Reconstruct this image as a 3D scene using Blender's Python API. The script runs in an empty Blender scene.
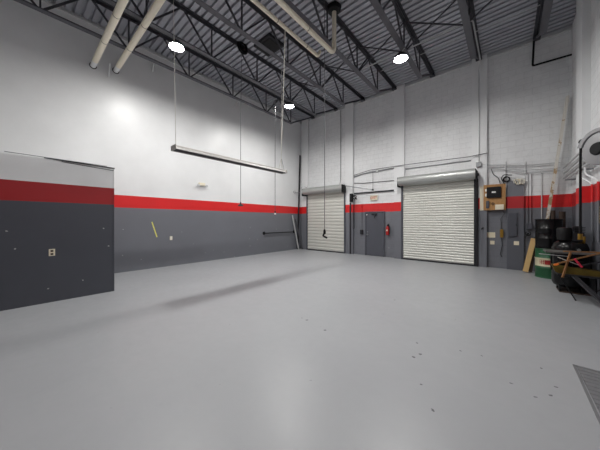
import bpy, bmesh, math, random
from mathutils import Vector, Matrix
random.seed(7)
C = bpy.context.scene.collection
PI = math.pi

# ------------------------------------------------------------------ materials
def lin(c):
    return tuple(((v/255)/12.92 if v/255 <= .04045 else ((v/255+.055)/1.055)**2.4) for v in c) + (1,)

class NT:
    def __init__(s, name):
        s.m = bpy.data.materials.new(name); s.m.use_nodes = True
        s.t = s.m.node_tree; s.b = s.t.nodes['Principled BSDF']
    def n(s, kind, **kw):
        o = s.t.nodes.new('ShaderNode' + kind)
        for k, v in kw.items():
            if k[0] == 'i' and k[1:].isdigit(): s.put(o.inputs[int(k[1:])], v)
            else: setattr(o, k, v)
        return o
    def put(s, sock, v):
        if hasattr(v, 'outputs'): v = v.outputs[0]
        if isinstance(v, bpy.types.NodeSocket): s.t.links.new(v, sock)
        else: sock.default_value = v
    def set(s, name, v): s.put(s.b.inputs[name], v)
    def math(s, op, a, b=0.0): return s.n('Math', operation=op, i0=a, i1=b)
    def mix(s, f, a, b):
        o = s.n('MixRGB'); s.put(o.inputs[0], f); s.put(o.inputs[1], a); s.put(o.inputs[2], b); return o
    def pos(s):
        g = s.n('NewGeometry'); x = s.n('SeparateXYZ'); s.put(x.inputs[0], g.outputs['Position']); return g, x
    def noise(s, vec, scale, detail=3, rough=.5):
        o = s.n('TexNoise'); s.put(o.inputs['Vector'], vec)
        o.inputs['Scale'].default_value = scale; o.inputs['Detail'].default_value = detail
        o.inputs['Roughness'].default_value = rough; return o.outputs['Fac']
    def bump(s, h, strength, dist):
        o = s.n('Bump'); o.inputs['Strength'].default_value = strength; o.inputs['Distance'].default_value = dist
        s.put(o.inputs['Height'], h); s.set('Normal', o)

def plain(name, col, rough=.5, metal=0.0, vary=.12, scale=9, spec=.5, bump=0):
    """painted / metal surface with slight mottling in its own colour"""
    k = NT(name); tc = k.n('TexCoord'); f = k.noise(tc.outputs['Object'], scale, 4)
    c = lin(col); d = tuple(v*(1-vary) for v in c[:3]) + (1,)
    u = tuple(min(1, v*(1+vary)) for v in c[:3]) + (1,)
    k.set('Base Color', k.mix(f, d, u)); k.set('Roughness', rough); k.set('Metallic', metal)
    k.set('Specular IOR Level', spec)
    if bump: k.bump(f, bump, .01)
    return k.m

WHITE, RED, GREY = (226, 227, 228), (212, 36, 38), (112, 114, 121)
S1, S2 = 2.482, 2.083
def wall_paint(name, block=None, rough=.4, white=True, chips=True, grey=None, red=None, s1=S1, s2=S2, ax=1):
    """white over a red band over grey; block = axis pair for block coursing"""
    k = NT(name); g, x = k.pos(); z = x.outputs[2]
    hi = k.math('GREATER_THAN', z, s1); mid = k.math('GREATER_THAN', z, s2)
    c = k.mix(mid, lin(grey or GREY), lin(red or RED))
    if white: c = k.mix(hi, c, lin(WHITE))
    else: c = k.mix(hi, c, lin(GREY))
    mott = k.noise(g.outputs['Position'], 1.3, 5, .6)
    mm = k.n('MapRange'); k.put(mm.inputs[0], mott); mm.inputs[1].default_value = .3; mm.inputs[2].default_value = .7
    mm.inputs[3].default_value = .94 if block is not None else .965; mm.inputs[4].default_value = 1.04 if block is not None else 1.03
    cm = k.n('CombineXYZ'); [k.put(cm.inputs[i], mm) for i in range(3)]
    mul = k.n('MixRGB', blend_type='MULTIPLY'); mul.inputs[0].default_value = 1; k.put(mul.inputs[1], c); k.put(mul.inputs[2], cm)
    c = mul
    if chips:      # small pale nicks knocked into the grey paint
        wob = k.n('TexNoise'); k.put(wob.inputs['Vector'], g.outputs['Position']); wob.inputs['Scale'].default_value = 30
        vz = k.n('CombineXYZ'); k.put(vz.inputs[0], k.math('MULTIPLY_ADD', wob.outputs['Fac'], .06)); k.put(vz.inputs[1], z)
        vz.inputs[0].links[0].from_node.inputs[2].default_value = 0
        k.put(vz.inputs[0], k.math('ADD', x.outputs[ax], k.math('MULTIPLY', wob.outputs['Fac'], .06)))
        v = k.n('TexVoronoi', voronoi_dimensions='2D'); k.put(v.inputs['Vector'], vz); v.inputs['Scale'].default_value = 2.2
        small = k.math('LESS_THAN', v.outputs['Distance'], .026)
        sx = k.n('SeparateXYZ'); k.put(sx.inputs[0], v.outputs['Color'])
        some = k.math('GREATER_THAN', sx.outputs[0], .66)
        low = k.math('LESS_THAN', z, 1.5)
        f = k.math('MULTIPLY', k.math('MULTIPLY', small, some), low)
        c = k.mix(k.math('MULTIPLY', f, .75), c, lin((205, 205, 200)))
    k.set('Roughness', rough)
    fine = k.noise(g.outputs['Position'], 55, 3)
    if block is not None:
        a = k.n('CombineXYZ'); k.put(a.inputs[0], x.outputs[block]); k.put(a.inputs[1], z)
        br = k.n('TexBrick'); k.put(br.inputs['Vector'], a)
        br.inputs['Scale'].default_value = 1; br.inputs['Mortar Size'].default_value = .007
        br.inputs['Color1'].default_value = (.955, .955, .955, 1); br.inputs['Color2'].default_value = (1, 1, 1, 1); br.inputs['Mortar'].default_value = (.8, .8, .8, 1)
        br.inputs['Mortar Smooth'].default_value = .3
        br.inputs['Brick Width'].default_value = .4; br.inputs['Row Height'].default_value = .2
        pit = k.math('MULTIPLY', k.noise(g.outputs['Position'], 20, 6, .7), .5)
        h = k.math('SUBTRACT', pit, br.outputs['Fac'])
        dk = k.n('MixRGB', blend_type='MULTIPLY'); dk.inputs[0].default_value = .75
        k.put(dk.inputs[1], c); k.put(dk.inputs[2], br.outputs['Color']); c = dk
        pt = k.n('MapRange'); k.put(pt.inputs[0], k.noise(g.outputs['Position'], 9, 6, .75)); pt.inputs[1].default_value = .3; pt.inputs[2].default_value = .55
        pt.inputs[3].default_value = .93; pt.inputs[4].default_value = 1.02
        pc = k.n('MixRGB', blend_type='MULTIPLY'); pc.inputs[0].default_value = 1; k.put(pc.inputs[1], c); k.put(pc.inputs[2], pt); c = pc
        k.bump(h, .4, .008)
    else:
        k.bump(fine, .06, .004)
    k.set('Base Color', c)
    return k.m

def floor_mat():
    k = NT('grey floor coating'); g, x = k.pos(); P = g.outputs['Position']
    n1 = k.noise(P, .55, 5, .55); n2 = k.noise(P, 6, 5, .6)
    c = k.mix(n1, lin((152, 154, 158)), lin((169, 171, 174)))
    c = k.mix(k.math('MULTIPLY', n2, .35), c, lin((148, 150, 154)))
    spots = [(8.46,3.5,0.014),(8.73,2.64,0.012),(8.94,3.65,0.014),(9.15,3.68,0.012),(9.42,3.25,0.012),(9.58,3.15,0.014),
             (9.7,3.28,0.014),(9.75,3.47,0.015),(8.89,2.34,0.014),(6.86,3.11,0.019),(6.74,3.12,0.012),(8.53,3.11,0.019),(8.57,3.23,0.019),(9.67,3.81,0.015),(7.3,3.0,0.019),(7.6,5.1,0.019)]
    tot = None
    warp = k.n('TexNoise'); k.put(warp.inputs['Vector'], P); warp.inputs['Scale'].default_value = 22
    wv = k.n('VectorMath', operation='MULTIPLY_ADD'); k.put(wv.inputs[0], warp.outputs['Color']); wv.inputs[1].default_value = (.05,.05,0); k.put(wv.inputs[2], P)
    for sx, sy, r in spots:
        d = k.n('VectorMath', operation='DISTANCE'); k.put(d.inputs[0], wv); d.inputs[1].default_value = (sx+.025, sy+.025, 0)
        f = k.math('LESS_THAN', d.outputs['Value'], r)
        tot = f if tot is None else k.math('MAXIMUM', tot, f)
    v = k.n('TexVoronoi'); k.put(v.inputs['Vector'], wv); v.inputs['Scale'].default_value = 3.5
    sc = k.n('SeparateXYZ'); k.put(sc.inputs[0], v.outputs['Color'])
    tiny = k.math('MULTIPLY', k.math('LESS_THAN', v.outputs['Distance'], .035), k.math('GREATER_THAN', sc.outputs[1], .6))
    c = k.mix(k.math('MULTIPLY', tiny, .4), c, lin((95, 95, 97)))
    c = k.mix(k.math('MULTIPLY', tot, .85), c, lin((62, 62, 64)))
    k.set('Base Color', c)
    r = k.n('MapRange'); k.put(r.inputs[0], n2); r.inputs[3].default_value = .30; r.inputs[4].default_value = .46
    k.set('Roughness', r); k.bump(k.noise(P, 14, 4, .6), .07, .01)
    return k.m

def lens_mat(f=1.0):
    k = NT('lit lamp lens'); k.set('Base Color', (1, 1, 1, 1)); k.set('Emission Color', (1, .985, .955, 1)); k.set('Emission Strength', LAMP*f)
    return k.m

def wood_mat(name, a, b):
    k = NT(name); tc = k.n('TexCoord'); mp = k.n('Mapping'); k.put(mp.inputs[0], tc.outputs['Object']); mp.inputs[3].default_value = (14, 14, 1.6)
    f = k.noise(mp, 3, 5, .6); k.set('Base Color', k.mix(f, lin(a), lin(b))); k.set('Roughness', .7); k.bump(f, .2, .004); return k.m

def worn_board_mat():
    k = NT('worn white paint on timber'); tc = k.n('TexCoord'); f = k.noise(tc.outputs['Object'], 4.5, 6, .7)
    g, x = k.pos(); lowr = k.n('MapRange'); k.put(lowr.inputs[0], x.outputs[2]); lowr.inputs[1].default_value = 1.5; lowr.inputs[2].default_value = 4.6
    lowr.inputs[3].default_value = .45; lowr.inputs[4].default_value = .62
    k.set('Base Color', k.mix(k.math('GREATER_THAN', f, lowr), lin((212, 208, 200)), lin((168, 142, 108)))); k.set('Roughness', .7); return k.m

def drum_mat():
    """green drum: cream band with a red lozenge row and a red block (no lettering legible)"""
    k = NT('green drum paint'); tc = k.n('TexCoord'); x = k.n('SeparateXYZ'); k.put(x.inputs[0], tc.outputs['Object'])
    z = x.outputs[2]; ang = k.math('ARCTAN2', x.outputs[1], x.outputs[0])
    band = k.math('MULTIPLY', k.math('GREATER_THAN', z, .34), k.math('LESS_THAN', z, .58))
    u = k.math('MULTIPLY', ang, .29)
    cv = k.n('CombineXYZ'); k.put(cv.inputs[0], k.math('ADD', u, z)); k.put(cv.inputs[1], k.math('SUBTRACT', u, z))
    ch = k.n('TexChecker'); k.put(ch.inputs[0], cv); ch.inputs[3].default_value = 22
    inner = k.math('MULTIPLY', k.math('GREATER_THAN', z, .395), k.math('LESS_THAN', z, .525))
    a1 = k.math('MULTIPLY', k.math('GREATER_THAN', ang, -2.35), k.math('LESS_THAN', ang, -1.95))
    a2 = k.math('MULTIPLY', k.math('GREATER_THAN', ang, -1.95), k.math('LESS_THAN', ang, -1.0))
    red = k.math('MULTIPLY', inner, k.math('MAXIMUM', k.math('MULTIPLY', a1, ch.outputs['Fac']), a2))
    c = k.mix(band, lin((28, 82, 50)), lin((205, 196, 165))); c = k.mix(k.math('MULTIPLY', red, band), c, lin((150, 34, 32)))
    k.set('Base Color', c); k.set('Roughness', .42); return k.m

LAMP = 610.0
M = {}
M['wall_smooth'] = wall_paint('smooth painted wall', None, .36)
M['partition'] = wall_paint('dark partition paint', None, .4, grey=(74, 76, 84), red=(158, 34, 38), s1=2.42, s2=2.035)
M['wall_block_x'] = wall_paint('painted block wall', 0, .5, ax=0)
M['wall_block_y'] = wall_paint('painted block side wall', 1, .5, grey=(96, 98, 105), red=(178, 32, 36))  # grey and red darkened so the paint carries the corner's dimness
M['wall_side'] = wall_paint('painted trim', None, .45, chips=False)
M['backboard'] = wall_paint('painted backboard', None, .5, white=False, grey=(90, 92, 100), red=(172, 34, 38))  # same wall colours, darker to put the corner's shade into the paint
M['floor'] = floor_mat()
M['lens'] = lens_mat(); M['lens_dim'] = lens_mat(.12)
M['deck'] = plain('galvanised roof deck', (172, 173, 181), .42, .3, .12, 2.5)
M['joist'] = plain('dark joist primer', (62, 62, 68), .55, .1, .15, 5)
M['chord'] = plain('grey joist chord', (84, 84, 90), .5, .2, .15, 5)
M['pipe'] = plain('cream pipe jacket', (240, 232, 212), .5, 0, .06, 5)
M['pipe_white'] = plain('white pipe', (228, 228, 228), .45, 0, .05, 5)
M['seam'] = plain('pipe jacket seam', (140, 132, 118), .6)
M['slat'] = plain('off white steel slats', (206, 206, 199), .42, .15, .06, 2)
M['fixture_white'] = plain('off white fixture enamel', (200, 197, 192), .5, 0, .05, 3)
M['hood_dull'] = plain('dull grey fixture paint', (150, 148, 146), .6, 0, .06, 3)
M['hood'] = plain('galvanised hood', (176, 178, 176), .4, .45, .08, 3)
M['black'] = plain('black steel', (20, 20, 22), .5, 0, .1, 9, .25)
M['gloss_black'] = plain('gloss black enamel', (10, 10, 12), .25, 0, .1, 9, .3)
M['dark'] = plain('dark grey steel', (48, 48, 52), .5, .2, .1, 9, .3)
M['steel'] = plain('grey steel', (150, 152, 154), .38, .6)
M['shelf'] = plain('scuffed grey shelf', (88, 86, 84), .6, 0, .2, 8, .3)
M['galv'] = plain('pale galvanised steel', (196, 197, 198), .42, .3)
M['cable_white'] = plain('pale cable sheath', (205, 203, 196), .5)
M['cable_grey'] = plain('grey cable sheath', (84, 84, 87), .5)
M['cream'] = plain('cream plastic', (226, 218, 196), .4, 0, .03)
M['white_plastic'] = plain('white plastic', (235, 235, 232), .35, 0, .03)
M['door'] = plain('grey door paint', (82, 84, 92), .38, 0, .06, 3)
M['grey_paint'] = plain('grey enclosure paint', (74, 76, 84), .42, 0, .08, 4)
M['red'] = plain('red enamel', (170, 24, 26), .28, 0, .08)
M['signred'] = plain('red lettering', (214, 62, 36), .4, 0, .03)
M['brass'] = plain('brass', (190, 150, 70), .3, .9)
M['yellow'] = plain('yellow tape', (226, 220, 110), .5)
M['yellow_old'] = plain('dirty yellow plastic', (92, 76, 24), .6, 0, .4, 6, .3)
M['orange'] = plain('orange plastic', (235, 120, 40), .5)
M['pink'] = plain('pink red plastic', (214, 48, 74), .45)
M['notice'] = plain('tan paper', (206, 186, 140), .8, 0, .12, 20)
M['paper'] = plain('cream paper', (226, 216, 190), .7, 0, .06)
M['tube_light'] = plain('unlit fluorescent tube', (168, 168, 166), .3, 0, .03)
M['plywood'] = wood_mat('plywood', (150, 108, 62), (186, 142, 92))
M['pine'] = wood_mat('pale pine', (196, 160, 104), (220, 188, 134))
M['stick'] = wood_mat('brown stick', (120, 82, 48), (158, 112, 68))
M['brown'] = plain('dark brown card', (62, 48, 40), .75, 0, .15)
M['worn'] = worn_board_mat()
M['drum'] = drum_mat()
M['rubber'] = plain('black rubber', (14, 14, 14), .8, 0, .1, 9, .2)
M['tread'] = plain('grey floor plate', (122, 123, 126), .5, .25, .15, 12)
M['reel'] = plain('grey reel casing', (150, 150, 152), .42, 0, .06)

# ------------------------------------------------------------------ mesh helpers
class MB:
    def __init__(s): s.bm = bmesh.new()
    def box(s, x0, x1, y0, y1, z0, z1, bev=0):
        t = bmesh.new(); bmesh.ops.create_cube(t, size=1)
        for v in t.verts: v.co = Vector(((x0+x1)/2 + v.co.x*(x1-x0), (y0+y1)/2 + v.co.y*(y1-y0), (z0+z1)/2 + v.co.z*(z1-z0)))
        if bev: bmesh.ops.bevel(t, geom=list(t.edges), offset=bev, segments=2, affect='EDGES', profile=.5)
        return s._add(t)
    def _add(s, t, mat=None):
        if mat is not None: t.transform(mat)
        me = bpy.data.meshes.new('t'); t.to_mesh(me); t.free(); s.bm.from_mesh(me); bpy.data.meshes.remove(me); return s
    def bar(s, a, b, w, h=None, up=(0, 0, 1), bev=0):
        """rectangular bar from a to b"""
        a, b = Vector(a), Vector(b); h = h or w; d = b-a; L = d.length; d.normalize(); up = Vector(up)
        if abs(d.dot(up)) > .99: up = Vector((0, 1, 0))
        r = d.cross(up).normalized(); u = r.cross(d)
        t = bmesh.new(); bmesh.ops.create_cube(t, size=1)
        for v in t.verts: v.co = a + d*(v.co.y+.5)*L + r*v.co.x*w + u*v.co.z*h
        if bev: bmesh.ops.bevel(t, geom=list(t.edges), offset=bev, segments=2, affect='EDGES', profile=.5)
        return s._add(t)
    def tube(s, pts, r, seg=10, cap=True):
        pts = [Vector(p) for p in pts]; n = len(pts); R = r if isinstance(r, (list, tuple)) else [r]*n
        rings = []; prev = None
        for i, p in enumerate(pts):
            d = (pts[min(i+1, n-1)] - pts[max(i-1, 0)])
            if d.length < 1e-9: d = Vector((0, 0, 1))
            d.normalize()
            if prev is None:
                u = d.orthogonal().normalized()
            else:
                u = (prev - d*prev.dot(d)); u = u.normalized() if u.length > 1e-6 else d.orthogonal().normalized()
            prev = u; w = d.cross(u)
            rings.append([s.bm.verts.new(p + (u*math.cos(2*PI*k/seg) + w*math.sin(2*PI*k/seg))*R[i]) for k in range(seg)])
        for a, b in zip(rings, rings[1:]):
            for k in range(seg): s.bm.faces.new((a[k], a[(k+1) % seg], b[(k+1) % seg], b[k]))
        if cap: s.bm.faces.new(rings[0][::-1]); s.bm.faces.new(rings[-1])
        return s
    def lathe(s, prof, c, axis='z', seg=32):
        """prof: (radius, height) pairs turned about axis through c"""
        c = Vector(c); rings = []
        def at(r, h, a):
            u, v = r*math.cos(a), r*math.sin(a)
            return c + (Vector((u, v, h)) if axis == 'z' else Vector((h, u, v)) if axis == 'x' else Vector((u, h, v)))
        for r, h in prof:
            rings.append([s.bm.verts.new(at(r, h, 2*PI*k/seg)) for k in range(seg)] if r > 1e-6 else [s.bm.verts.new(at(0, h, 0))])
        for a, b in zip(rings, rings[1:]):
            for k in range(seg):
                q = [a[k % len(a)], a[(k+1) % len(a)], b[(k+1) % len(b)], b[k % len(b)]]
                q = list(dict.fromkeys(q))
                if len(q) > 2: s.bm.faces.new(q)
        for ring, fl in ((rings[0], 1), (rings[-1], 0)):
            if len(ring) > 2: s.bm.faces.new(ring[::-1] if fl else ring)
        return s
    def prism(s, prof, fn0, fn1):
        """closed outline swept between two maps (u,v)->xyz"""
        a = [s.bm.verts.new(fn0(u, v)) for u, v in prof]; b = [s.bm.verts.new(fn1(u, v)) for u, v in prof]; n = len(prof)
        for k in range(n): s.bm.faces.new((a[k], a[(k+1) % n], b[(k+1) % n], b[k]))
        s.bm.faces.new(a[::-1]); s.bm.faces.new(b); return s
    def torus(s, c, R, r, axis='y', seg=28, sub=8):
        c = Vector(c); rings = []
        for i in range(seg):
            a = 2*PI*i/seg; ring = []
            for j in range(sub):
                b = 2*PI*j/sub; rr = R + r*math.cos(b); h = r*math.sin(b); u, v = rr*math.cos(a), rr*math.sin(a)
                ring.append(s.bm.verts.new(c + (Vector((u, h, v)) if axis == 'y' else Vector((h, u, v)) if axis == 'x' else Vector((u, v, h)))))
            rings.append(ring)
        for i in range(seg):
            for j in range(sub):
                s.bm.faces.new((rings[i][j], rings[(i+1) % seg][j], rings[(i+1) % seg][(j+1) % sub], rings[i][(j+1) % sub]))
        return s
    def build(s, name, mat, parent=None, smooth=False, origin=None):
        bm = s.bm; bmesh.ops.recalc_face_normals(bm, faces=bm.faces)
        if parent is not None:
            off = Vector((0, 0, 0)); p = parent
            while p is not None: off += p.location; p = p.parent
        else:
            lo = [min(v.co[i] for v in bm.verts) for i in range(3)]; hi = [max(v.co[i] for v in bm.verts) for i in range(3)]
            off = Vector(origin) if origin else Vector(((lo[0]+hi[0])/2, (lo[1]+hi[1])/2, lo[2]))
        bmesh.ops.translate(bm, vec=-off, verts=bm.verts)
        if smooth:
            for f in bm.faces: f.smooth = True
            for e in bm.edges:
                if len(e.link_faces) == 2 and e.calc_face_angle(0) > .7: e.smooth = False
        me = bpy.data.meshes.new(name); bm.to_mesh(me); bm.free(); me.materials.append(mat)
        o = bpy.data.objects.new(name, me); C.objects.link(o)
        if parent is not None: o.parent = parent
        else: o.location = off
        return o

def tag(o, label, cat, group=None):
    o['label'] = label; o['category'] = cat
    if group: o['group'] = group
    return o
def thing(name, loc, label, cat, group=None):
    o = bpy.data.objects.new(name, None); o.empty_display_size = .1; C.objects.link(o); o.location = loc
    return tag(o, label, cat, group)
def struct(o, label=None):
    o['kind'] = 'structure'
    if label: o['label'] = label
    return o
def sroot(name, loc, label):
    o = bpy.data.objects.new(name, None); C.objects.link(o); o.location = loc; return struct(o, label)
def arc(c, u, v, r, a0, a1, n=6):
    c, u, v = Vector(c), Vector(u), Vector(v)
    return [c + u*r*math.cos(a0+(a1-a0)*i/n) + v*r*math.sin(a0+(a1-a0)*i/n) for i in range(n+1)]
def rounded(pts, r, n=5):
    """polyline with its corners rounded"""
    P = [Vector(p) for p in pts]; out = [P[0]]
    for a, b, c in zip(P, P[1:], P[2:]):
        d0 = (a-b).normalized(); d1 = (c-b).normalized(); k = min(r, (a-b).length*.45, (c-b).length*.45)
        p0, p1 = b+d0*k, b+d1*k
        for i in range(n+1):
            t = i/n; out.append((p0*(1-t)+b*t)*(1-t) + (b*(1-t)+p1*t)*t)
    out.append(P[-1]); return out
def copy_tree(o, parent=None):
    c = o.copy(); C.objects.link(c); c.parent = parent
    for ch in list(o.children): copy_tree(ch, c)
    return c

# ------------------------------------------------------------------ the room
W, D, FR, ZC = 10.87, 10.95, -4.0, 7.58
struct(MB().box(-.2, W+.2, FR-.2, D+.2, -.2, 0).build('floor', M['floor'], origin=(0, 0, 0)), 'glossy grey coated concrete floor with small dark nicks')
struct(MB().box(-.2, 0, FR-.2, D+.2, 0, 7.8).build('wall_left', M['wall_smooth'], origin=(0, 0, 0)), 'smooth long wall, white over red band over grey')
struct(MB().box(0, W, D, D+.2, 0, 7.8).build('wall_back', M['wall_block_x'], origin=(0, 0, 0)), 'painted block wall with the two roll-up doors')
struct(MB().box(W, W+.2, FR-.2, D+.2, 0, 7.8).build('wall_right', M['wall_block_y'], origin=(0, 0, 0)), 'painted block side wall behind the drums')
struct(MB().box(0, W, FR-.2, FR, 0, 7.8).build('wall_front', M['wall_block_x'], origin=(0, 0, 0)))
struct(MB().box(0, 2.36, FR, 1.43, 0, 2.9).build('wall_partition', M['partition'], origin=(0, 0, 0)), 'low boxed-out room beside the long wall, grey below a red band')
for i, (a, b) in enumerate(((.2, .64), (3.1, 3.53), (5.57, 6.0), (8.39, 8.83))):
    struct(MB().box(a, b, D-.13, D, 0, 7.6).build('trim_%d' % (i+1), M['wall_side'], origin=(0, 0, 0)), 'smooth painted pilaster on the block wall')
struct(MB().box(W-.14, W, 8.75, 9.4, 0, 7.6).build('trim_5', M['wall_side'], origin=(0, 0, 0)), 'painted pilaster on the side wall')
struct(MB().box(W-.14, W, 4.9, 5.6, 0, 7.6).build('trim_6', M['wall_side'], origin=(0, 0, 0)))
# corrugated deck
b = MB(); pitch = .19; prof = []
y = FR
while y < D+.05:
    prof += [(y, ZC+.075), (y+.05, ZC+.075), (y+.062, ZC), (y+.178, ZC)]; y += pitch
prof += [(y, ZC+.075), (y, ZC+.14), (FR, ZC+.14)]
b.prism(prof, lambda u, v: Vector((0, u, v)), lambda u, v: Vector((W, u, v)))
struct(b.build('ceiling', M['deck'], origin=(0, 0, 0)), 'corrugated steel roof deck')
struct(MB().box(0, W, D-.06, D+.001, ZC-.1, ZC-.005).build('trim_7', M['galv'], origin=(0, 0, 0)), 'pale steel ledger under the deck')
struct(MB().box(.002, .05, FR, D-.1, ZC-.08, ZC-.005).build('trim_8', M['galv'], origin=(0, 0, 0)))

# ------------------------------------------------------------------ roof joists
JX = [1.05, 2.56, 4.09, 5.6, 7.1, 8.6, 10.09]
NODES = [-1.45, .3, 2.05, 3.8, 5.55, 7.3, 8.95]
chp = [(-.075, 0), (-.075, .012), (-.02, .012), (-.02, .065), (-.011, .065), (-.011, .02), (.011, .02), (.011, .065), (.02, .065), (.02, .012), (.075, .012), (.075, 0)]
ordn = ['first', 'second', 'third', 'fourth', 'fifth', 'sixth', 'seventh']
TOP, BOT = ZC-.035, 6.64
def joist():
    r = thing('roof_joist', (0, 0, BOT), '', 'roof joist', 'open web steel roof joists')
    MB().prism([(u, ZC-.002-v*1.25) for u, v in chp], lambda u, v: Vector((u*1.15, FR+.02, v)), lambda u, v: Vector((u*1.15, D-.12, v))).build('top_chord', M['joist'], r)
    MB().prism([(u, BOT-.03+v) for u, v in chp], lambda u, v: Vector((u, NODES[0]-.2, v)), lambda u, v: Vector((u, NODES[-1]+.08, v))).build('bottom_chord', M['chord'], r)
    for i, y in enumerate(NODES):
        MB().bar((0, y, BOT), (0, y, TOP), .035).build('web_vertical', M['joist'], r)
        for s in (-1, 1):
            yt = y + s*.875
            if i == len(NODES)-1 and s > 0: continue
            MB().bar((0, y+s*.04, BOT), (0, yt-s*.03, TOP), .042).build('web_diagonal', M['joist'], r)
    MB().bar((0, NODES[-1]+.04, BOT), (0, D-.16, TOP-.01), .06).build('end_diagonal', M['joist'], r)
    MB().box(-.09, .09, D-.26, D-.101, ZC-.13, ZC-.06).build('bearing_seat', M['joist'], r)
    return r
j0 = joist()
for i, x in enumerate(JX):
    o = j0 if i == 0 else copy_tree(j0)
    o.location.x = x
    o['label'] = 'open web steel roof joist, %s from the long smooth wall' % ordn[i]
for i in range(6):
    for yy, wh in ((7.42, 'toward the back wall'), (2.2, 'toward the partition')):
        if wh[7:] == 'the partition' and i > 0: continue
        r = thing('cross_brace', (JX[i], yy, BOT), 'crossed steel bars between %s and %s joists from long wall, %s' % (ordn[i], ordn[i+1], wh), 'brace', 'cross bracing between roof joists')
        MB().bar((JX[i]+.03, yy-.03, BOT+.03), (JX[i+1]-.03, yy-.03, TOP-.03), .03).build('brace_bar', M['joist'], r)
        MB().bar((JX[i]+.03, yy+.03, TOP-.03), (JX[i+1]-.03, yy+.03, BOT+.03), .03).build('brace_bar', M['joist'], r)
for y, z, l in ((1.78, 6.12, 'beside the cream roof pipes'), (3.0, 6.86, 'above near end of strip light'), (6.35, 6.8, 'toward the far corner')):
    tag(MB().bar((.004, y, z), (.3, y-.02, z+.3), .035).build('anchor_rod', M['galv']), 'short pale rod angled out of the white long wall, ' + l, 'rod', 'anchor rods on the long wall')

# high-bay lamps
LX, LY, LZ = (2.63, 7.05), (7.17, 2.74, -1.7), 6.35
def lamp(x, y, jx, label, lens='lens'):
    r = thing('high_bay_lamp', (x, y, LZ), label, 'lamp', 'round high-bay lamps')
    MB().lathe([(.0, .012), (.165, .012), (.165, 0), (.15, -.006), (.1, -.012), (.0, -.014)], (x, y, LZ-.002), seg=40).build('lens', M[lens], r, True)
    MB().lathe([(.0, .012), (.172, .012), (.184, -.024), (.19, -.024), (.19, .02), (.185, .05), (.12, .07), (.1, .13), (.05, .15), (0, .15)], (x, y, LZ), seg=40).build('housing', M['dark'], r, True)
    MB().tube([(x, y, LZ+.14), (jx+.05, y, BOT-.035)], .012, 8).build('mount_rod', M['steel'], r)
    return r
lamp(LX[0], LY[1], 2.56, 'lit round lamp under second joist, nearest the cream pipes')
lamp(LX[0], LY[0], 2.56, 'lit round lamp under second joist, near the far corner')
lamp(LX[1], LY[0], 7.1, 'lit round lamp under fifth joist, before the larger roll-up door')
lamp(LX[1], LY[1], 7.1, 'lit round lamp overhead of the floor centre')
lamp(LX[1], LY[2], 7.1, 'unseen dim lamp added at the front to brighten the partition', 'lens_dim')  # unseen lamp, run dim only to lift the partition's brightness

# ------------------------------------------------------------------ roof drain pipes
def drain(name, y, z, xt, yt, r, r2, up, label):
    t = thing(name, (0, y, z), label, 'pipe', 'cream jacketed roof pipes')
    MB().tube([(.35, y, z), (xt+r2, y, z)], r, 18).build('jacket', M['pipe'], t, True)
    pts = rounded([(xt, y+r*.8, z), (xt, yt, z)] + ([(xt, yt, ZC-.12)] if up else [(xt+.03, yt+.04, z+.15)]), .2 if up else .08, 7)
    MB().tube(pts, r2, 18).build('branch', M['pipe'], t, True)
    MB().tube([(.004, y, z), (.36, y, z)], r*.97, 18).build('wall_sleeve', M['pipe_white'], t, True)
    MB().lathe([(r*1.0, 0), (r*1.25, 0), (r*1.25, .012), (r*1.0, .012)], (.003, y, z), 'x', 20).build('escutcheon', M['dark'], t, True)
    for xx in (1.5, 2.7, 3.9, 5.0):
        MB().lathe([(r*.9, 0), (r*1.025, 0), (r*1.025, .02), (r*.9, .02)], (xx, y, z), 'x', 18).build('seam_ring', M['seam'], t, True)
    for yy in (y+.9, y+2.0, y+3.1):
        MB().lathe([(r2*.9, 0), (r2*1.025, 0), (r2*1.025, .02), (r2*.9, .02)], (xt, yy, z), 'y', 18).build('seam_ring', M['seam'], t, True)
    if up:
        MB().lathe([(.09, 0), (.17, .03), (.2, .12), (.0, .12)], (xt, yt, ZC-.135), seg=24).build('drain_bowl', M['black'], t, True)
    return t
drain('roof_pipe', 1.41, 6.29, 5.74, 5.68, .073, .06, True, 'thicker cream roof pipe with an elbow rising to the deck drain')
drain('roof_pipe', 1.96, 6.40, 5.25, 5.60, .073, .046, False, 'cream roof pipe with capped elbow, running beside the one rising to the drain')

# dark roof hatch curb
r = thing('roof_vent', (3.33, 5.6, ZC-.1), 'dark square vent box under the deck beyond the hanging reel', 'vent')
MB().box(2.95, 3.72, 5.1, 5.75, ZC-.1, ZC-.003).build('curb', M['dark'], r)
MB().box(3.02, 3.65, 5.17, 5.68, ZC-.115, ZC-.1).build('damper', M['black'], r)

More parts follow.
